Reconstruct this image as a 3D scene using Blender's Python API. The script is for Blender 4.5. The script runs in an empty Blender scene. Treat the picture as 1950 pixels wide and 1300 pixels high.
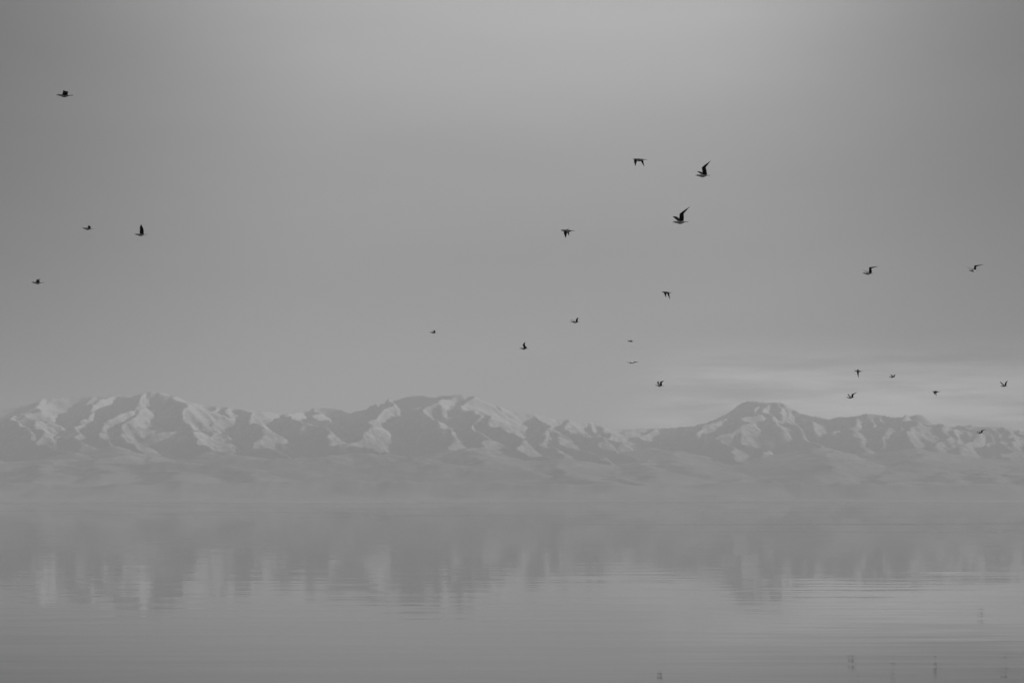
import bpy, bmesh, math, random
import numpy as np
from mathutils import Vector

random.seed(7)
rng = np.random.default_rng(11)
scene = bpy.context.scene
COL = scene.collection
R = math.radians

# ------------------------------------------------------------------ camera
# a long lens (97 mm) held level 1.65 m above the lake, frame shifted upwards
F = 5250.0                      # focal length in pixels of the 1950 px wide photograph
EYE = 1.65
cam_d = bpy.data.cameras.new('camera')
cam_d.sensor_width = 36.0
cam_d.lens = 36.0 * F / 1950.0
cam_d.shift_y = 305.0 / 1950.0
cam_d.clip_start = 0.5
cam_d.clip_end = 90000.0
cam = bpy.data.objects.new('camera', cam_d)
cam.location = (0, 0, EYE)
cam.rotation_euler = (R(90), 0, 0)
COL.objects.link(cam)
scene.camera = cam

# ------------------------------------------------------------------ light
SUN_EL, SUN_AZ = R(20), R(74)   # azimuth clockwise from the view direction (+Y)
SUN_STRENGTH = 4.5
world = bpy.data.worlds.new('World')
scene.world = world
world.use_nodes = True
wn, wl = world.node_tree.nodes, world.node_tree.links
wn.clear()


class NT:
    """tiny helper to write node trees as expressions"""
    def __init__(self, tree):
        self.t = tree

    def new(self, kind, **kw):
        n = self.t.nodes.new(kind)
        for k, v in kw.items():
            setattr(n, k, v)
        return n

    def put(self, sock, v):
        if isinstance(v, bpy.types.NodeSocket):
            self.t.links.new(v, sock)
        else:
            sock.default_value = v

    def m(self, op, a, b=0.0, c=0.0, clamp=False):
        n = self.new('ShaderNodeMath', operation=op, use_clamp=clamp)
        for i, v in enumerate((a, b, c)):
            self.put(n.inputs[i], v)
        return n.outputs[0]

    def smooth(self, v, lo, hi, a=0.0, b=1.0):
        n = self.new('ShaderNodeMapRange', interpolation_type='SMOOTHSTEP')
        for i, x in enumerate((v, lo, hi, a, b)):
            self.put(n.inputs[i], x)
        return n.outputs[0]

    def sep(self, v):
        n = self.new('ShaderNodeSeparateXYZ')
        self.t.links.new(v, n.inputs[0])
        return n.outputs

    def comb(self, x, y, z):
        n = self.new('ShaderNodeCombineXYZ')
        for i, v in enumerate((x, y, z)):
            self.put(n.inputs[i], v)
        return n.outputs[0]

    def noise(self, vec, scale, detail=2.0, rough=0.5, kind='FBM'):
        n = self.new('ShaderNodeTexNoise', noise_dimensions='3D', noise_type=kind)
        self.t.links.new(vec, n.inputs['Vector'])
        n.inputs['Scale'].default_value = scale
        n.inputs['Detail'].default_value = detail
        n.inputs['Roughness'].default_value = rough
        return n.outputs['Fac']

    def mixf(self, f, a, b):
        n = self.new('ShaderNodeMix', data_type='FLOAT')
        self.put(n.inputs['Factor'], f)
        self.put(n.inputs['A'], a)
        self.put(n.inputs['B'], b)
        return n.outputs[0]

    def grey(self, v):
        n = self.new('ShaderNodeCombineColor')
        for i in range(3):
            self.put(n.inputs[i], v)
        return n.outputs[0]


w = NT(world.node_tree)
sky = w.new('ShaderNodeTexSky', sky_type='NISHITA', sun_disc=False,
            sun_elevation=SUN_EL, sun_rotation=SUN_AZ,
            air_density=1.0, dust_density=3.0, ozone_density=1.0)
bw = w.new('ShaderNodeRGBToBW')
wl.new(sky.outputs[0], bw.inputs[0])
geo = w.new('ShaderNodeTexCoord')
dx, dy, dz = w.sep(geo.outputs['Generated'])
# high thin overcast: brighter towards the horizon, brightest in a broad patch ahead
el = w.m('MAXIMUM', dz, 0.0)
az = w.m('ARCTAN2', dx, dy)
SKY_ZEN, SKY_HOR, SKY_GLOW = 2.1, 3.7, 3.7
v = w.m('MULTIPLY', w.m('EXPONENT', w.m('MULTIPLY', el, -22.0)), SKY_HOR)
v = w.m('ADD', v, SKY_ZEN)
ga = w.m('MULTIPLY', w.m('SUBTRACT', az, 0.02), 6.0)
ge = w.m('MULTIPLY', w.m('SUBTRACT', el, 0.22), 11.0)
g2 = w.m('ADD', w.m('MULTIPLY', ga, ga), w.m('MULTIPLY', ge, ge))
glow = w.m('MULTIPLY', w.m('EXPONENT', w.m('MULTIPLY', g2, -1.0)), SKY_GLOW)
v = w.m('ADD', v, glow)
side = w.smooth(w.m('ABSOLUTE', az), 0.06, 0.22, 1.0, 0.36)  # dims both sides: a lens vignette put into the sky brightness
v = w.m('MULTIPLY', v, side)
# faint streaks of low cloud
cvec = w.comb(w.m('MULTIPLY', az, 10.0), w.m('MULTIPLY', el, 95.0), 0.0)
cn = w.noise(cvec, 1.0, 6.0, 0.6)
cmask = w.m('MULTIPLY', w.smooth(el, 0.032, 0.062, 1.0, 0.0), w.smooth(az, 0.02, 0.08))
cl = w.m('MULTIPLY', w.m('MULTIPLY', w.smooth(cn, 0.34, 0.64), cmask), 5.6)
cn2 = w.noise(w.comb(w.m('MULTIPLY', az, 6.0), w.m('MULTIPLY', el, 30.0), 3.0), 1.0, 3.0, 0.5)
v = w.m('MULTIPLY', v, w.m('ADD', 0.87, w.m('MULTIPLY', cn2, 0.26)))
v = w.m('ADD', v, cl)
val = w.mixf(0.85, bw.outputs[0], v)
bg = w.new('ShaderNodeBackground')
wl.new(w.grey(val), bg.inputs['Color'])
bg.inputs['Strength'].default_value = 0.10
wo = w.new('ShaderNodeOutputWorld')
wl.new(bg.outputs[0], wo.inputs['Surface'])

sun_d = bpy.data.lights.new('sun', 'SUN')
sun_d.energy = SUN_STRENGTH
sun_d.angle = R(0.5)
sun_d.color = (1.0, 1.0, 1.0)   # the photograph is monochrome
sun = bpy.data.objects.new('sun', sun_d)
sdir = Vector((math.cos(SUN_EL) * math.sin(SUN_AZ), math.cos(SUN_EL) * math.cos(SUN_AZ), math.sin(SUN_EL)))
sun.rotation_euler = sdir.to_track_quat('Z', 'Y').to_euler()
sun.location = (300, 100, 200)
COL.objects.link(sun)

scene.view_settings.view_transform = 'Standard'
scene.view_settings.look = 'None'
scene.view_settings.exposure = 0.0
scene.view_settings.gamma = 1.0
scene.view_settings.use_curve_mapping = False
scene.cycles.volume_bounces = 0
scene.cycles.max_bounces = 6
scene.cycles.use_denoising = True
scene.cycles.denoising_prefilter = 'ACCURATE'


# ------------------------------------------------------------------ helpers
def P(px, py, Y):
    """point of the photograph at depth Y metres"""
    return np.array(((px - 975.0) * Y / F, Y, EYE + (955.0 - py) * Y / F))


def material(name):
    m = bpy.data.materials.new(name)
    m.use_nodes = True
    m.node_tree.nodes.clear()
    t = NT(m.node_tree)
    out = t.new('ShaderNodeOutputMaterial')
    return m, t, out


def mesh_obj(name, verts, faces, mat, smooth=True):
    me = bpy.data.meshes.new(name)
    me.from_pydata(verts, [], faces)
    me.update()
    if smooth:
        me.polygons.foreach_set('use_smooth', [True] * len(me.polygons))
    me.materials.append(mat)
    o = bpy.data.objects.new(name, me)
    COL.objects.link(o)
    return o


def grid_obj(name, X, Y, Z, mat):
    """heightfield from 2-d arrays, rows along Y"""
    ny, nx = X.shape
    co = np.stack((X, Y, Z), -1).reshape(-1, 3).astype(np.float32)
    i = np.arange(ny * nx).reshape(ny, nx)
    q = np.stack((i[:-1, :-1], i[:-1, 1:], i[1:, 1:], i[1:, :-1]), -1).reshape(-1, 4)
    me = bpy.data.meshes.new(name)
    me.vertices.add(len(co))
    me.vertices.foreach_set('co', co.ravel())
    me.loops.add(q.size)
    me.loops.foreach_set('vertex_index', q.ravel().astype(np.int32))
    me.polygons.add(len(q))
    me.polygons.foreach_set('loop_start', np.arange(0, q.size, 4, dtype=np.int32))
    me.polygons.foreach_set('loop_total', np.full(len(q), 4, dtype=np.int32))
    me.update(calc_edges=True)
    me.polygons.foreach_set('use_smooth', [True] * len(q))
    me.materials.append(mat)
    o = bpy.data.objects.new(name, me)
    COL.objects.link(o)
    return o


# ------------------------------------------------------------------ materials
def mat_land():
    m, t, out = material('mountain_land')
    g = t.new('ShaderNodeNewGeometry')
    x, y, z = t.sep(g.outputs['Position'])
    nx, ny, nz = t.sep(g.outputs['Normal'])
    pos = g.outputs['Position']
    big = t.noise(pos, 0.0011, 4.0, 0.55)
    mid = t.noise(pos, 0.0045, 4.0, 0.6)
    fine = t.noise(pos, 0.018, 3.0, 0.6)
    streak = t.noise(t.comb(t.m('MULTIPLY', x, 0.012), t.m('MULTIPLY', y, 0.0035), t.m('MULTIPLY', z, 0.002)), 1.0, 3.0, 0.6)
    # snow lies higher up, blown off by patches and thin on steep faces
    speck = t.noise(pos, 0.034, 2.0, 0.7)
    h = t.m('ADD', z, t.m('MULTIPLY', t.m('SUBTRACT', big, 0.5), 450.0))
    h = t.m('ADD', h, t.m('MULTIPLY', t.m('SUBTRACT', mid, 0.5), 420.0))
    h = t.m('ADD', h, t.m('MULTIPLY', t.m('SUBTRACT', streak, 0.5), 600.0))
    h = t.m('ADD', h, t.m('MULTIPLY', t.m('SUBTRACT', fine, 0.5), 800.0))
    h = t.m('ADD', h, t.m('MULTIPLY', t.m('SUBTRACT', speck, 0.5), 950.0))
    snow = t.smooth(h, 300.0, 900.0)
    snow = t.m('MULTIPLY', snow, t.smooth(nz, 0.55, 0.82, 0.35, 1.0))
    # patchy shade painted into the colour of faces turned from the sun
    sun_away = t.m('ADD', t.m('MULTIPLY', nx, -0.8), t.m('MULTIPLY', t.m('SUBTRACT', mid, 0.5), 0.8))
    sun_away = t.m('ADD', sun_away, t.m('MULTIPLY', t.m('SUBTRACT', speck, 0.5), 0.9))
    face_shade = t.m('MULTIPLY', t.smooth(sun_away, -0.08, 0.34), t.smooth(z, 200.0, 520.0))
    # the painted shade thins out towards the tops, where the snow lies everywhere
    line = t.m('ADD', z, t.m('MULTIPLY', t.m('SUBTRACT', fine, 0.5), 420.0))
    face_shade = t.m('MULTIPLY', face_shade, t.smooth(line, 480.0, 920.0, 1.0, 0.22))
    snow = t.m('MULTIPLY', snow, t.m('SUBTRACT', 1.0, t.m('MULTIPLY', face_shade, 0.74)))
    rock = t.m('ADD', 0.03, t.m('MULTIPLY', fine, 0.13))
    rock = t.mixf(t.m('MULTIPLY', face_shade, 0.8), rock, 0.06)
    band = t.noise(t.comb(t.m('MULTIPLY', x, 0.0007), t.m('MULTIPLY', y, 0.0022), 4.0), 1.0, 4.0, 0.6)
    low = t.m('ADD', t.m('ADD', 0.08, t.m('MULTIPLY', mid, 0.08)), t.m('MULTIPLY', band, 0.14))
    low = t.m('ADD', low, t.smooth(z, 30.0, 230.0, 0.13, 0.0))      # dry grass and mud on the flats
    zz = t.m('ADD', z, t.m('MULTIPLY', t.m('SUBTRACT', mid, 0.5), 500.0))
    base = t.mixf(t.smooth(zz, 80.0, 820.0), low, rock)  # haze painted in: lower slopes lightened so they fade towards the base
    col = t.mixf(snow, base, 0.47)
    # pale salt flat right at the water
    flat = t.noise(t.comb(t.m('MULTIPLY', x, 0.0005), t.m('MULTIPLY', y, 0.004), 0.0), 1.0, 3.0, 0.5)
    salt = t.m('MULTIPLY', t.smooth(z, 4.0, 9.0, 1.0, 0.0), t.smooth(flat, 0.46, 0.62))
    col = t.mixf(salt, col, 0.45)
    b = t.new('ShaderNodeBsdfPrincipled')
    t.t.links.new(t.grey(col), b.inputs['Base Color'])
    b.inputs['Roughness'].default_value = 0.9
    b.inputs['Specular IOR Level'].default_value = 0.1
    t.t.links.new(b.outputs[0], out.inputs['Surface'])
    return m


def mat_water():
    m, t, out = material('lake_water')
    g = t.new('ShaderNodeNewGeometry')
    x, y, z = t.sep(g.outputs['Position'])

    def layer(lx, ly, off, detail=1.0):
        n = t.noise(t.comb(t.m('DIVIDE', x, lx), t.m('DIVIDE', y, ly), off), 1.0, detail, 0.5)
        return t.m('SUBTRACT', n, 0.5)
    patch = t.noise(t.comb(t.m('DIVIDE', x, 30.0), t.m('DIVIDE', y, 45.0), 7.0), 1.0, 2.0, 0.5)
    patch = t.smooth(patch, 0.35, 0.62, 0.45, 1.0)
    swell = t.m('MULTIPLY', layer(4.0, 0.90, 0.0), 0.015)
    chop = t.m('MULTIPLY', layer(1.1, 0.32, 3.0), 0.0055)
    ripple = t.m('MULTIPLY', layer(0.5, 0.18, 5.0), 0.0035)
    calm = t.smooth(y, 80.0, 420.0, 1.0, 0.10)      # glassier away from the shallows
    sy = t.m('MULTIPLY', t.m('MULTIPLY', t.m('ADD', t.m('ADD', swell, chop), ripple), patch), calm)
    sx = t.m('MULTIPLY', layer(2.0, 1.2, 9.0), 0.006)
    # cat's-paws: narrow wind streaks far out, ruffled enough to catch the sky above the hills
    st = t.noise(t.comb(t.m('DIVIDE', x, 60.0), t.m('DIVIDE', y, 16.0), 2.0), 1.0, 2.0, 0.5)
    streak = t.m('MULTIPLY', t.smooth(st, 0.60, 0.68), t.smooth(y, 120.0, 190.0))
    rough = t.m('ADD', t.smooth(y, 60.0, 400.0, 0.032, 0.012), t.m('MULTIPLY', streak, 0.10))
    nrm = t.new('ShaderNodeVectorMath', operation='NORMALIZE')
    t.t.links.new(t.comb(t.m('MULTIPLY', sx, -1.0), t.m('MULTIPLY', sy, -1.0), 1.0), nrm.inputs[0])
    b = t.new('ShaderNodeBsdfPrincipled')
    b.inputs['Base Color'].default_value = (0.012, 0.012, 0.012, 1)
    t.t.links.new(rough, b.inputs['Roughness'])
    b.inputs['IOR'].default_value = 1.333
    t.t.links.new(nrm.outputs[0], b.inputs['Normal'])
    t.t.links.new(b.outputs[0], out.inputs['Surface'])
    return m


def mat_plumage(name, lo, hi, rough=0.75):
    m, t, out = material(name)
    tc = t.new('ShaderNodeTexCoord')
    n = t.noise(tc.outputs['Object'], 22.0, 3.0, 0.6)
    col = t.mixf(t.smooth(n, 0.3, 0.7), lo, hi)
    b = t.new('ShaderNodeBsdfPrincipled')
    t.t.links.new(t.grey(col), b.inputs['Base Color'])
    b.inputs['Roughness'].default_value = rough
    b.inputs['Specular IOR Level'].default_value = 0.2
    t.t.links.new(b.outputs[0], out.inputs['Surface'])
    return m


M_LAND, M_WATER = mat_land(), mat_water()
M_BODY = mat_plumage('body_plumage', 0.60, 0.82)
M_MANTLE = mat_plumage('wing_coverts', 0.022, 0.05)
M_TIP = mat_plumage('flight_feathers', 0.008, 0.016)
M_BEAK = mat_plumage('beak_horn', 0.03, 0.06, 0.45)

# ------------------------------------------------------------------ lake
lake = mesh_obj('lake_water', [(-20000, -1500, 0), (20000, -1500, 0), (20000, 13500, 0), (-20000, 13500, 0)],
                [(0, 1, 2, 3)], M_WATER, False)
lake['kind'] = 'structure'

# ------------------------------------------------------------------ mountains
CREST = [(-900, 850, 28), (-600, 812, 27.6), (-420, 818, 27.4), (-250, 800, 27), (-120, 785, 27), (0, 778, 27.2), (60, 768, 27.3), (100, 757, 27.5), (150, 754, 27.6),
         (215, 751, 27.6), (250, 756, 27.3), (265, 749, 27), (290, 744, 26.8), (310, 746, 26.8), (340, 757, 26.9), (360, 763, 26.9),
         (385, 770, 27), (440, 774, 27), (470, 779, 27.1), (500, 782, 27.2), (540, 787, 27.6), (575, 783, 28.5), (615, 776, 28.6),
         (640, 777, 28.6), (665, 785, 28.4), (690, 780, 28), (735, 766, 27.6), (785, 752, 27.4), (800, 751, 27.4), (830, 755, 27.3),
         (855, 752, 27.2), (880, 750, 27.2), (920, 763, 27.3), (945, 771, 27.4), (970, 781, 27.5), (1015, 787, 27.6),
         (1050, 795, 27.8), (1110, 802, 28), (1130, 803, 28.3), (1145, 811, 28.6), (1170, 818, 29.2), (1230, 815, 29.6), (1285, 813, 29.5),
         (1320, 810, 29.2), (1340, 805, 29), (1360, 798, 28.9), (1388, 785, 28.6), (1399, 777, 28.45), (1408, 770, 28.4), (1415, 766, 28.4), (1424, 762, 28.4), (1440, 763, 28.35), (1455, 766, 28.3),
         (1472, 764, 28.3), (1486, 764.5, 28.3), (1493, 768, 28.25), (1500, 772.5, 28.25), (1506, 778, 28.2), (1516, 781, 28.15), (1526, 787, 28.1), (1545, 791, 28), (1580, 797, 27.9), (1595, 793, 27.8), (1630, 791, 27.6),
         (1650, 786, 27.5), (1680, 789, 27.5), (1710, 793, 27.4), (1730, 793, 27.3), (1745, 788, 27.2), (1755, 789, 27.2),
         (1775, 799, 27.3), (1800, 808, 27.4), (1815, 812, 27.4), (1848, 808, 27.3), (1860, 812, 27.3), (1915, 811, 27.3), (1945, 821, 27.4),
         (2050, 812, 27.5), (2200, 826, 27.8), (2400, 810, 28), (2700, 850, 28.4)]
SPURS = [
    [(-150, 802, 25.9), (-60, 807, 25.7), (0, 797, 25.6), (28, 789, 25.6), (70, 799, 25.5), (100, 806, 25.6)],
    [(28, 789, 25.6), (45, 812, 25.1), (58, 836, 24.6), (90, 850, 24.2), (128, 860, 23.9)],
    [(70, 799, 25.5), (82, 820, 25), (75, 845, 24.5)],
    [(-300, 802, 27), (-260, 830, 26), (-200, 860, 24.8)], [(-100, 786, 27), (-110, 815, 26), (-60, 850, 24.8)],
    [(100, 757, 27.5), (85, 775, 27), (72, 792, 26.4)],
    [(215, 751, 27.6), (190, 768, 27), (160, 788, 26.4), (140, 805, 25.9), (150, 826, 25.2), (170, 845, 24.5)],
    [(290, 744, 26.8), (262, 770, 26.3), (248, 792, 25.8), (252, 815, 25.2), (268, 850, 24.4), (290, 868, 23.9)],
    [(262, 770, 26.3), (225, 785, 25.9), (205, 812, 25.3), (216, 845, 24.6)],
    [(310, 746, 26.8), (345, 758, 26.5), (355, 785, 26), (366, 815, 25.3), (398, 840, 24.7), (440, 862, 24.1)],
    [(440, 774, 27), (425, 792, 26.6), (405, 820, 25.9), (420, 846, 25.2)],
    [(455, 776, 27), (478, 794, 26.6), (496, 815, 25.9), (492, 840, 25.3), (515, 862, 24.6), (570, 878, 24)],
    [(530, 786, 27.5), (575, 794, 26.8), (603, 808, 26.2), (618, 828, 25.5), (655, 846, 24.9), (735, 860, 24.1)],
    [(612, 776, 28.6), (609, 790, 28.2), (640, 806, 27.6)],
    [(760, 758, 27.5), (735, 786, 26.8), (690, 815, 26), (668, 845, 25.1)],
    [(868, 751, 27.2), (835, 774, 26.7), (842, 795, 26.3), (856, 815, 25.8), (850, 850, 24.9)],
    [(885, 751, 27.2), (912, 784, 26.6), (943, 806, 26), (966, 825, 25.5), (988, 850, 24.8), (1062, 876, 24)],
    [(912, 784, 26.6), (900, 815, 25.8), (905, 850, 24.8)],
    [(1020, 788, 27.6), (1048, 810, 26.9), (1082, 831, 26.3), (1102, 848, 25.7), (1128, 872, 24.9), (1172, 892, 24.1)],
    [(1048, 810, 26.9), (1040, 840, 26), (1058, 865, 25)],
    [(1075, 797, 27.9), (1110, 820, 27.2), (1148, 838, 26.5), (1178, 858, 25.8), (1222, 878, 24.9)],
    [(1130, 803, 28.3), (1165, 832, 27.6), (1200, 845, 27)],
    [(1230, 815, 29.6), (1225, 830, 29), (1250, 850, 28)],
    [(1320, 810, 29.2), (1290, 830, 28.5), (1262, 848, 27.6), (1232, 872, 26.4)],
    [(1440, 763, 28.4), (1446, 786, 27.8), (1440, 809, 27), (1447, 845, 26.2), (1455, 880, 25.2), (1475, 905, 24.4)],
    [(1440, 809, 27), (1402, 827, 26.5), (1368, 842, 26), (1398, 866, 25.3), (1440, 900, 24.4)],
    [(1500, 770, 28.3), (1508, 798, 27.6), (1530, 815, 27), (1562, 850, 26)],
    [(1395, 780, 28.5), (1368, 800, 28), (1352, 822, 27.3)],
    [(1462, 765, 28.3), (1466, 784, 27.8), (1482, 800, 27.3), (1494, 818, 26.8)],
    [(1478, 764, 28.3), (1486, 780, 27.9), (1498, 792, 27.6)],
    [(1540, 791, 28), (1556, 806, 27.5), (1580, 826, 26.9)],
    [(1612, 792, 27.7), (1614, 806, 27.3), (1602, 822, 26.9)],
    [(1668, 788, 27.5), (1672, 804, 27.1), (1686, 820, 26.6), (1692, 838, 26.1)],
    [(1722, 793, 27.35), (1716, 806, 27), (1726, 822, 26.5)],
    [(1790, 804, 27.35), (1797, 822, 26.8), (1810, 838, 26.3)],
    [(1828, 810, 27.35), (1822, 824, 26.9), (1826, 838, 26.5)],
    [(1865, 812, 27.3), (1862, 828, 26.8), (1872, 844, 26.3)],
    [(1905, 811, 27.3), (1912, 828, 26.8), (1924, 845, 26.2)],
    [(1580, 797, 27.9), (1598, 818, 27.2), (1622, 835, 26.6), (1660, 862, 25.6), (1690, 888, 24.6)],
    [(1640, 790, 27.5), (1628, 812, 27), (1648, 835, 26.3), (1664, 854, 25.7)],
    [(1690, 791, 27.4), (1702, 815, 26.8), (1722, 838, 26.2), (1748, 858, 25.4), (1770, 890, 24.3)],
    [(1745, 788, 27.2), (1728, 802, 26.9), (1742, 832, 26), (1752, 850, 25.5)],
    [(1770, 797, 27.3), (1784, 823, 26.6), (1800, 850, 25.9)],
    [(1810, 811, 27.4), (1804, 830, 26.9), (1818, 850, 26.2)],
    [(1848, 808, 27.3), (1838, 828, 26.7), (1832, 846, 26.2), (1850, 882, 25)],
    [(1882, 811, 27.3), (1890, 835, 26.6), (1910, 856, 25.9), (1925, 885, 25)],
    [(1930, 817, 27.4), (1942, 845, 26.5), (1965, 870, 25.5)],
    [(2050, 812, 27.5), (2040, 845, 26.4), (2080, 875, 25.2)], [(2200, 826, 27.8), (2230, 855, 26.4)],
]
FANS = [(-250, 872, 24, -330, 915, 19), (-60, 868, 24.2, -150, 920, 19), (128, 862, 24, 60, 925, 18.5), (216, 850, 24.6, 190, 905, 20), (290, 868, 24, 340, 918, 19), (440, 862, 24.2, 480, 910, 20),
        (1062, 874, 24.1, 1120, 915, 19.5), (905, 852, 24.8, 930, 880, 22.5), (1172, 890, 24.1, 1230, 928, 18.5), (1222, 876, 24.8, 1270, 910, 20.5), (1250, 852, 27, 1330, 895, 22.5),
        (1440, 898, 24.4, 1400, 930, 18.5), (1475, 902, 24.4, 1520, 930, 18.5), (1562, 852, 25.8, 1590, 905, 21), (1690, 886, 24.6, 1720, 925, 19), (1770, 888, 24.4, 1810, 925, 19),
        (1850, 880, 25, 1880, 918, 19.5), (1925, 883, 25, 1960, 920, 19), (2080, 874, 25.2, 2120, 915, 20), (1752, 852, 25.5, 1765, 880, 23.5)]
FOOT = [[(-700, 890, 22), (-200, 880, 22), (100, 884, 22), (350, 880, 21.6), (530, 874, 22), (620, 872, 22.2), (700, 864, 22.6), (790, 872, 22), (850, 886, 21.4), (1000, 897, 21)],
        [(-300, 915, 18.5), (200, 920, 18), (600, 912, 18.6), (1100, 922, 18), (1500, 916, 18.4), (2000, 922, 18), (2400, 920, 18)]]


def vnoise(x, y, seed):
    """gradient-free value noise, quintic interpolation"""
    r = np.random.default_rng(seed)
    tab = r.random((256, 256))
    xi, yi = np.floor(x).astype(int), np.floor(y).astype(int)
    fx, fy = x - xi, y - yi
    fx = fx ** 3 * (fx * (fx * 6 - 15) + 10)
    fy = fy ** 3 * (fy * (fy * 6 - 15) + 10)
    a, b = tab[xi & 255, yi & 255], tab[(xi + 1) & 255, yi & 255]
    c, d = tab[xi & 255, (yi + 1) & 255], tab[(xi + 1) & 255, (yi + 1) & 255]
    return (a + (b - a) * fx) * (1 - fy) + (c + (d - c) * fx) * fy


def ridged(x, y, seed, octaves=4):
    out, amp, tot = 0.0, 1.0, 0.0
    for k in range(octaves):
        out = out + amp * (1 - np.abs(2 * vnoise(x * 2 ** k + 13 * k, y * 2 ** k + 7 * k, seed + k) - 1))
        tot += amp
        amp *= 0.5
    return out / tot


ax = np.arange(-8600.0, 8600.1, 20.0)
ay = np.concatenate((np.arange(13450.0, 20500.0, 130.0), np.arange(20500.0, 23400.0, 60.0), np.arange(23400.0, 29900.0, 26.0), np.arange(29900, 32001.0, 150.0)))
GX, GY = np.meshgrid(ax, ay)
# warp the plan a little so that no ridge runs dead straight
WX = GX + 240 * (vnoise(GX / 700, GY / 700, 1) - .5) + 150 * (vnoise(GX / 230, GY / 230, 2) - .5)
WY = GY + 240 * (vnoise(GX / 700, GY / 700, 3) - .5) + 150 * (vnoise(GX / 230, GY / 230, 4) - .5)
plain = 2.0 + np.clip(GY - 13600, 0, None) * 0.0006 + 330 * np.clip((GY - 15500) / 9500, 0, 1) ** 2.1
H = plain.copy()
DC = np.full(H.shape, 1e5)          # plan distance to the main crest


def steep(d):
    return 560 * (1 - np.exp(-d / 850.0)) + 0.16 * d


def gentle(d):
    return 0.10 * d + 60 * (1 - np.exp(-d / 700.0))


def raise_ridge(p, q, prof, reach, warp=True):
    global H
    m = (ax > min(p[0], q[0]) - reach) & (ax < max(p[0], q[0]) + reach)
    k = (ay > min(p[1], q[1]) - reach) & (ay < max(p[1], q[1]) + reach)
    if not m.any() or not k.any():
        return
    ix, iy = np.where(m)[0], np.where(k)[0]
    sl = (slice(iy[0], iy[-1] + 1), slice(ix[0], ix[-1] + 1))
    x, y = (WX[sl], WY[sl]) if warp else (GX[sl], GY[sl])
    ex, ey = q[0] - p[0], q[1] - p[1]
    t = np.clip(((x - p[0]) * ex + (y - p[1]) * ey) / (ex * ex + ey * ey + 1e-9), 0, 1)
    d = np.hypot(x - p[0] - t * ex, y - p[1] - t * ey)
    H[sl] = np.maximum(H[sl], p[2] + t * (q[2] - p[2]) - prof(d))
    if not warp:
        DC[sl] = np.minimum(DC[sl], d)


def poly3(pts):
    return [P(a, b, c * 1000.0) for a, b, c in pts]


for a_, b_, c_, d_, e_, f_ in FANS:        # long easy spurs run out on to the plain
    p, q = P(a_, b_, c_ * 1000.0), P(d_, e_, f_ * 1000.0)
    raise_ridge(p, q, gentle, 2600)
for pl in FOOT:
    pts = poly3(pl)
    for p, q in zip(pts[:-1], pts[1:]):
        raise_ridge(p, q, gentle, 3500)
crest = poly3(CREST)
for p, q in zip(crest[:-1], crest[1:]):
    raise_ridge(p, q, steep, 3600, False)
rr = random.Random(5)
for pl in SPURS:
    pts = poly3(pl)
    for p, q in zip(pts[:-1], pts[1:]):
        raise_ridge(p, q, steep, 2400)
        L = math.hypot(q[0] - p[0], q[1] - p[1])
        n = max(1, int(L / 230))
        for k in range(n):
            for sgn in (-1, 1):
                if rr.random() < .58:
                    continue
                u = (k + rr.random()) / n
                o = p + (q - p) * u
                a = math.atan2(q[1] - p[1], q[0] - p[0]) + sgn * R(rr.uniform(38, 72))
                ln = rr.uniform(260, 620)
                e = np.array((o[0] + math.cos(a) * ln, o[1] + math.sin(a) * ln, o[2] - ln * rr.uniform(.40, .52) - 10))
                raise_ridge(o, e, steep, 700)
# short ribs straight off the crest
for p, q in zip(crest[:-1], crest[1:]):
    L = math.hypot(q[0] - p[0], q[1] - p[1])
    for k in range(int(L / 330 + rr.random())):
        o = p + (q - p) * rr.random()
        a = R(-90 + rr.uniform(-38, 38))
        ln = rr.uniform(300, 700)
        e = np.array((o[0] + math.cos(a) * ln, o[1] + math.sin(a) * ln, o[2] - ln * rr.uniform(.38, .5)))
        raise_ridge(o - np.array((0, 0, 6)), e, steep, 700)
hill = np.clip((H - plain) / 260.0, 0, 1)
keep = np.clip(DC / 420.0, 0.22, 1)
H = H + hill * keep * (46 * (ridged(GX / 480, GY / 480, 21) - .62) + 30 * (ridged(GX / 150, GY / 190, 31, 3) - .6))
H = H + hill * 9 * (vnoise(GX / 62, GY / 75, 61) + .6 * vnoise(GX / 34, GY / 50, 62) - .8)
H = H + np.clip((GY - 15000) / 6000, 0, 1) * 36 * (ridged(GX / 900, GY / 900, 51, 3) - .6) * (1 - hill)
# keep the skyline where it is: the crest itself is smooth-topped
edge = np.clip((np.abs(GX) - 7200) / 1300, 0, 1)
H = H * (1 - edge) + plain * edge * np.clip(1 - edge * .3, 0, 1)
H[0, :] = -0.6
H = np.maximum(H, -0.6)
split = int(np.searchsorted(ay, 22000.0))
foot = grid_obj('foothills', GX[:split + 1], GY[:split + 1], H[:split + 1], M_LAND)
foot['kind'] = 'structure'
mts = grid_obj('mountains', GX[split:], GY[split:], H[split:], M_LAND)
mts['kind'] = 'structure'
# the valley floor round them carries on to the sides and behind
vf = mesh_obj('valley_floor', [(-20000, 13490, -1.0), (20000, 13490, -1.0), (20000, 33000, 0.5), (-20000, 33000, 0.5)], [(0, 1, 2, 3)], M_LAND, False)
vf['kind'] = 'structure'

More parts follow.
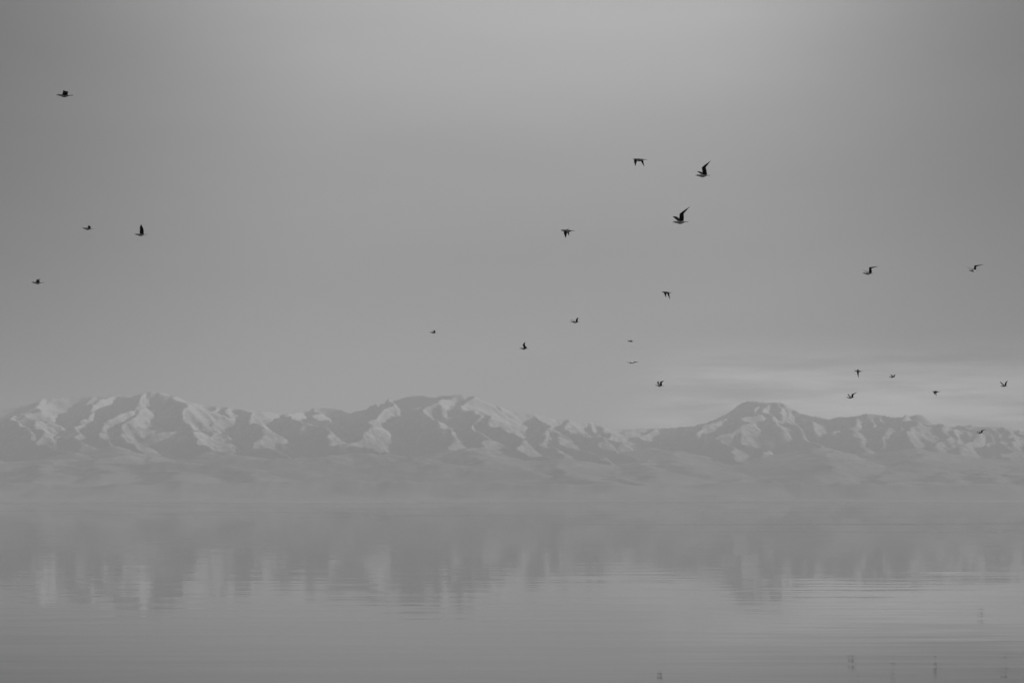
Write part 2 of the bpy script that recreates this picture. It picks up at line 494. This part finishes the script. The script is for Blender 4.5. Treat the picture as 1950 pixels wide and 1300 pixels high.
# ------------------------------------------------------------------ haze over the whole basin
HAZE_DENSITY, HAZE_ALBEDO = 5.2e-5, 0.86
TOP = float(H.max()) + 25.0
hm, ht, hout = material('lake_haze')
pv = ht.new('ShaderNodeVolumePrincipled')
pv.inputs['Color'].default_value = (HAZE_ALBEDO,) * 3 + (1,)
pv.inputs['Density'].default_value = HAZE_DENSITY
pv.inputs['Anisotropy'].default_value = 0.0
hm.node_tree.links.new(pv.outputs[0], hout.inputs['Volume'])
x0, x1, y0, y1, z0, z1 = -20500, 20500, -2000, 33500, -2.0, TOP
haze = mesh_obj('haze', [(x0, y0, z0), (x1, y0, z0), (x1, y1, z0), (x0, y1, z0), (x0, y0, z1), (x1, y0, z1), (x1, y1, z1), (x0, y1, z1)],
                [(3, 2, 1, 0), (4, 5, 6, 7), (0, 1, 5, 4), (1, 2, 6, 5), (2, 3, 7, 6), (3, 0, 4, 7)], hm, False)
haze['kind'] = 'stuff'


# ------------------------------------------------------------------ gulls
BODY = [  # t along beak tip > tail tip, half width, half height, rise
    (.085, .009, .009, .008), (.105, .020, .021, .009), (.145, .027, .030, .010), (.20, .028, .030, .007), (.26, .030, .031, .002),
    (.33, .044, .043, -.005), (.42, .055, .052, -.010), (.52, .057, .053, -.012), (.62, .048, .043, -.009), (.71, .033, .028, -.004),
    (.79, .028, .014, 0.), (.86, .038, .008, .001), (.93, .050, .005, .001), (1.0, .054, .004, 0.)]


def loft(bm, rings, mats):
    """closed tube through rings of points; mats gives the material of each strip"""
    vs = [[bm.verts.new(c) for c in ring] for ring in rings]
    n = len(rings[0])
    for a, b, mi in zip(vs[:-1], vs[1:], mats):
        for i in range(n):
            f = bm.faces.new((a[i], a[(i + 1) % n], b[(i + 1) % n], b[i]))
            f.material_index, f.smooth = mi, True
    f = bm.faces.new(vs[0][::-1]); f.material_index = mats[0]
    f = bm.faces.new(vs[-1]); f.material_index = mats[-1]
    bmesh.ops.recalc_face_normals(bm, faces=bm.faces[:])


def temp(name, bm):
    me = bpy.data.meshes.new(name)
    bm.to_mesh(me)
    bm.free()
    for m in (M_BODY, M_MANTLE, M_TIP):
        me.materials.append(m)
    o = bpy.data.objects.new(name, me)
    COL.objects.link(o)
    return o


def stretch(a, b, length, sign):
    """b moved in depth so that the limb a-b keeps its real length"""
    d = b - a
    flat = math.hypot(d.x, d.z)
    dep = math.sqrt(max(length * length - flat * flat, 0.0))
    return Vector((b.x, a.y + sign * dep, b.z))


def wing_mesh(root, wrist, tip, back, inner, leaf, chord, pitch):
    r_in = root + (inner - root) * .75
    mid = root.lerp(wrist, .55)
    le = [r_in, root, mid, wrist]

    def turn(p):                            # the hind edge of a raised wing droops
        return (back * math.cos(R(p)) - Vector((0, 0, 1)) * math.sin(R(p))).normalized()
    tr = [r_in + back * chord * .95, root + back * chord, mid + turn(pitch * .6) * chord, wrist + turn(pitch) * chord * .9]
    for u, bulge in ((.3, .016), (.6, .014), (.85, .006)):
        le.append(wrist.lerp(tip, u) - back * bulge)
        tr.append(tr[3].lerp(tip, u ** leaf))
    le.append(tip)
    tr.append(tip + back * .012)
    rings = []
    for i, (l, t) in enumerate(zip(le, tr)):
        s = (le[min(i + 1, len(le) - 1)] - le[max(i - 1, 0)])
        c = t - l
        n = c.cross(s)
        n = n.normalized() if n.length > 1e-6 else Vector((0, 0, 1))
        if n.z < 0 and abs(n.z) > .15:
            n = -n
        th = (.016, .016, .013, .011, .008, .006, .004, .002)[i]
        rings.append([l, l + c * .25 + n * th, l + c * .65 + n * th * .8, t, l + c * .65 - n * th * .25, l + c * .25 - n * th * .45])
    bm = bmesh.new()
    loft(bm, rings, [1, 1, 1, 1, 2, 2, 2])
    return bm


def gull(label, D, beak, tail, near, far, yaw=1, chord=.14, pitch=(0, 0), leaf=1.55):
    """one gull in its own pose: beak, tail, wing joints read off the photograph, depths from real limb lengths"""
    k = D / F
    cx, cy = (beak[0] + tail[0]) / 2, (beak[1] + tail[1]) / 2
    org = Vector(P(cx, cy, D))

    def at(p):
        return Vector(((p[0] - cx) * k, 0.0, (cy - p[1]) * k))
    b, t = at(beak), at(tail)
    dep = math.sqrt(max(.25 - (b - t).length_squared, 0.0)) * yaw
    b.y, t.y = dep / 2, -dep / 2
    fwd = (b - t).normalized()
    side = fwd.cross(Vector((0, 0, 1))).normalized()
    up = side.cross(fwd).normalized()
    L = (b - t).length
    bm = bmesh.new()
    rings = []
    for u, hw, hh, rise in BODY:
        c = b + (t - b) * u + up * rise
        rings.append([c + side * hw * math.cos(a) + up * hh * math.sin(a) for a in [i * math.tau / 12 for i in range(12)]])
    loft(bm, rings, [0] * (len(BODY) - 2) + [1])
    body = temp('gull', bm)
    wings, tips = [], []
    ns = 1 if side.y < 0 else -1            # which side faces the lens
    ch = chord if isinstance(chord, tuple) else (chord, chord)
    for pose, s, pt, cd in ((near, ns, pitch[0], ch[0]), (far, -ns, pitch[1], ch[1])):
        root, wrist, tip = (at(q) for q in pose)
        tt = max(.25, min(.6, (root - b).dot(t - b) / L / L))
        axis = b + (t - b) * tt
        root.y = (axis + side * s * .040).y
        sg = 1 if (side * s).y > 0 else -1
        wrist = stretch(root, wrist, .30, sg)
        tip = stretch(wrist, tip, .40, sg * .9)
        tips.append(tip)
        wings.append(temp('wing', wing_mesh(root, wrist, tip, -fwd, axis, leaf, cd, pt)))
    for wg in wings:
        md = body.modifiers.new('join', 'BOOLEAN')
        md.operation, md.object, md.solver, md.use_self = 'UNION', wg, 'EXACT', True
    dg = bpy.context.evaluated_depsgraph_get()
    me = bpy.data.meshes.new_from_object(body.evaluated_get(dg))
    old = body.data
    body.modifiers.clear()
    co = np.empty(len(me.vertices) * 3)
    me.vertices.foreach_get('co', co)
    co = co.reshape(-1, 3)
    whole = all(len(co) and np.min(np.linalg.norm(co - np.array(p), axis=1)) < .05
                for p in tips + [t, b + (t - b) * .1, b + (t - b) * .5 - up * .06])
    if not whole:                           # the union failed: keep body and wings as they are, in one mesh
        bpy.data.meshes.remove(me)
        bm = bmesh.new()
        bm.from_mesh(old)
        for wg in wings:
            bm.from_mesh(wg.data)
        me = bpy.data.meshes.new('gull')
        bm.to_mesh(me)
        bm.free()
        for m in (M_BODY, M_MANTLE, M_TIP):
            me.materials.append(m)
    body.data = me
    me.name = 'gull'
    bpy.data.meshes.remove(old)
    for wg in wings:
        wd = wg.data
        bpy.data.objects.remove(wg)
        bpy.data.meshes.remove(wd)
    body.location = org
    body['label'], body['category'], body['group'] = label, 'gull', 'gulls flying over the lake'
    # beak, slightly hooked
    bm = bmesh.new()
    rings = []
    for u, r_, dz in ((.105, .013, .010), (.06, .010, .009), (.02, .006, .007), (0., .0025, .002)):
        c = b + (t - b) * u + up * dz
        rings.append([c + side * r_ * .7 * math.cos(a) + up * r_ * math.sin(a) for a in [i * math.tau / 8 for i in range(8)]])
    loft(bm, rings, [0, 0, 0])
    bme = bpy.data.meshes.new('beak')
    bm.to_mesh(bme)
    bm.free()
    bme.materials.append(M_BEAK)
    bo = bpy.data.objects.new('beak', bme)
    COL.objects.link(bo)
    bo.parent = body
    return body


GULLS = [
    ("topmost gull of the left group, alone high up, its dark wings arched downward", 85, (107.5, 181.3), (138.8, 181.9),
     [(119, 181.5), (123.5, 174.8), (136, 180.5)], [(120, 180.5), (119, 175), (113.2, 173.9)], 1, (.19, .12), (36, 10)),
    ("gull with low half folded wings, just left of the gull with steeply peaked wings", 121, (156.3, 434.7), (178, 435.7),
     [(167.3, 434), (170.6, 430.2), (176, 433.7)], [(167.3, 433.8), (165.6, 430.4), (162.2, 428)], 1, .13, (35, 10)),
    ("gull with wings raised in a steep dark peak, over the left mountain", 110, (256, 446.5), (280, 446.5),
     [(267, 445.6), (267.9, 435.3), (272.5, 430)], [(266, 445.3), (264.1, 437.5), (266.5, 434.5)], 1, .15),
    ("lowest gull of the left group, wings in a small triangle, close to the left edge", 111, (59.8, 538), (83.5, 537.9),
     [(69.2, 537.6), (73, 532.8), (75.6, 536)], [(69.2, 537), (66, 532.6), (71.5, 528)], 1, .14, (30, 0)),
    ("high gull with both wings swept down in an arch, left of two sail-winged gulls", 93, (1205, 303.2), (1231.2, 304.7),
     [(1212, 304.6), (1206.8, 305.6), (1208.3, 319.9)], [(1216.5, 302.6), (1219.6, 300), (1228.3, 312.5)], 1, (.15, .12), (0, 0), 2.5),
    ("upper of the two sail-winged gulls, one wing raised long, the other short and low", 95, (1324.5, 334.2), (1352, 334.1),
     [(1338, 332), (1335.5, 320.7), (1351.7, 309.2)], [(1335.8, 331.5), (1328.4, 325.2), (1332.6, 322.8)], 1, .15),
    ("lower and larger of the two sail-winged gulls, wings lifted in a wide V", 87, (1280.8, 423.4), (1310.9, 422.1),
     [(1293.2, 420.5), (1293.1, 409), (1311.9, 396.1)], [(1289.8, 419.5), (1282.1, 411), (1284.5, 408.8)], 1, .145),
    ("gull with one long dark wing hanging straight down, in open sky above the middle", 93, (1067.4, 438.5), (1094, 439.7),
     [(1076.5, 440), (1073.2, 441.6), (1076.4, 456)], [(1079, 437.6), (1079.4, 434.6), (1083.8, 444.7)], 1, (.165, .11), (0, 0), 3.0),
    ("left of two gulls level in the right sky, long wing bent flat backward", 125, (1642.3, 520.4), (1663.5, 520.5),
     [(1654.5, 519), (1653.7, 509.8), (1672.2, 507.5)], [(1652.5, 518.8), (1649.7, 514.7), (1644.2, 511.2)], 1, .13, (26, 22)),
    ("right of two gulls level in the right sky, near the edge, wing bent flat backward", 130, (1844, 515.4), (1862, 514.8),
     [(1853.9, 513.4), (1853.7, 506.4), (1871.7, 504.4)], [(1851.8, 513), (1848.6, 509.4), (1843.5, 505.3)], -1, .13, (26, 22)),
    ("gull below the largest sail-winged one, both wings hanging like a pair of legs", 120, (1260.4, 556), (1280, 557.4),
     [(1266.5, 557), (1263.3, 556.4), (1266.8, 568)], [(1270, 556.4), (1270.8, 554.4), (1276.9, 568)], 1, (.14, .12), (0, 0), 2.6),
    ("small gull with thin wings in an open V, lower than the one with hanging wings", 146, (1085.9, 612.1), (1103.9, 613.5),
     [(1096.3, 612.6), (1096.5, 608.6), (1101.1, 605.6)], [(1094.4, 612.4), (1091.6, 608.9), (1086.8, 605.9)], 1, .11, (20, 24)),
    ("tiny gull flying alone above the rounded top of the middle mountain", 186, (817.9, 632.6), (832, 633.4),
     [(826, 632.7), (826, 630.7), (828.8, 629.7)], [(825.1, 632.4), (824.2, 630.6), (823.2, 628.3)], 1, .12),
    ("gull with wings closed upright like one small sail, right of the middle mountain's top", 155, (989.3, 663.2), (1006.2, 663.5),
     [(997.6, 662.8), (995.3, 657), (999.8, 651.9)], [(998.8, 662.3), (998.3, 659.1), (999.7, 657.9)], 1, .14),
    ("upper of two flattened gulls above the saddle, its near wing dipped forward", 200, (1194.8, 648.8), (1208.1, 650),
     [(1201.9, 649.6), (1199.1, 648.9), (1195.9, 651.8)], [(1202, 649), (1200.5, 647.2), (1204.2, 648)], 1, .13),
    ("lower of two flattened gulls above the saddle, gliding with wings spread almost level", 180, (1200, 689.5), (1208.3, 690.5),
     [(1204.4, 690), (1207, 689.1), (1215.7, 689.5)], [(1203, 690), (1200.6, 689.7), (1192.2, 688.4)], -1, .13, (22, 22)),
    ("lowest gull over the saddle left of the flat-topped peak, wings up and bent back", 164, (1247.9, 733.5), (1263.9, 734.5),
     [(1256.6, 733.4), (1256.3, 727.5), (1263.7, 724.9)], [(1254.6, 733.2), (1251.2, 727.5), (1255.9, 724.5)], 1, .13, (24, 10)),
    ("gull right of the flat-topped peak, one long wing pointing straight down", 152, (1626.8, 705.7), (1643.2, 706.9),
     [(1632.4, 706.2), (1630.1, 706), (1633.6, 719.6)], [(1634.2, 705), (1633.9, 702.6), (1638, 710.2)], 1, (.125, .08), (0, 0), 2.1),
    ("gull low above the ridge right of the flat-topped peak, long wing stretched up and back", 171, (1611.5, 756.4), (1626.8, 756.9),
     [(1621, 756.2), (1620.6, 750.7), (1630, 747.2)], [(1619.3, 756), (1615.2, 751.2), (1617.8, 748.9)], 1, .125, (24, 15)),
    ("smallest gull in the right sky, beside the one with a single hanging wing", 200, (1693.5, 717.3), (1704.2, 717.8),
     [(1700.1, 717.4), (1700.8, 714.6), (1703.4, 713.8)], [(1699.2, 717.2), (1697.1, 713.2), (1694.1, 712.4)], 1, .12),
    ("gull above the rightmost summit, both wings down in a small arch", 160, (1775.6, 745.3), (1790.4, 745.7),
     [(1779.6, 745.8), (1776.5, 745.2), (1776.2, 752)], [(1781.6, 745), (1781.8, 743.4), (1785.6, 753)], 1, (.14, .125), (0, 0), 2.5),
    ("gull low at the right edge of the sky, both wings up in a tight V", 190, (1905.2, 734.2), (1918.1, 734.9),
     [(1912.6, 734.4), (1912.6, 728.9), (1916.9, 724.6)], [(1911.2, 734), (1906.8, 728.9), (1907.4, 725.3)], 1, .12),
    ("lowest gull of all, seen against the mountain crest at the right edge", 205, (1860.2, 823.5), (1872.2, 823.7),
     [(1867, 823), (1867.8, 818.6), (1875.8, 818.3)], [(1865.9, 822.6), (1864.3, 820.4), (1860, 819.2)], 1, .13, (28, 24)),
]
for args in GULLS:
    gull(*args)
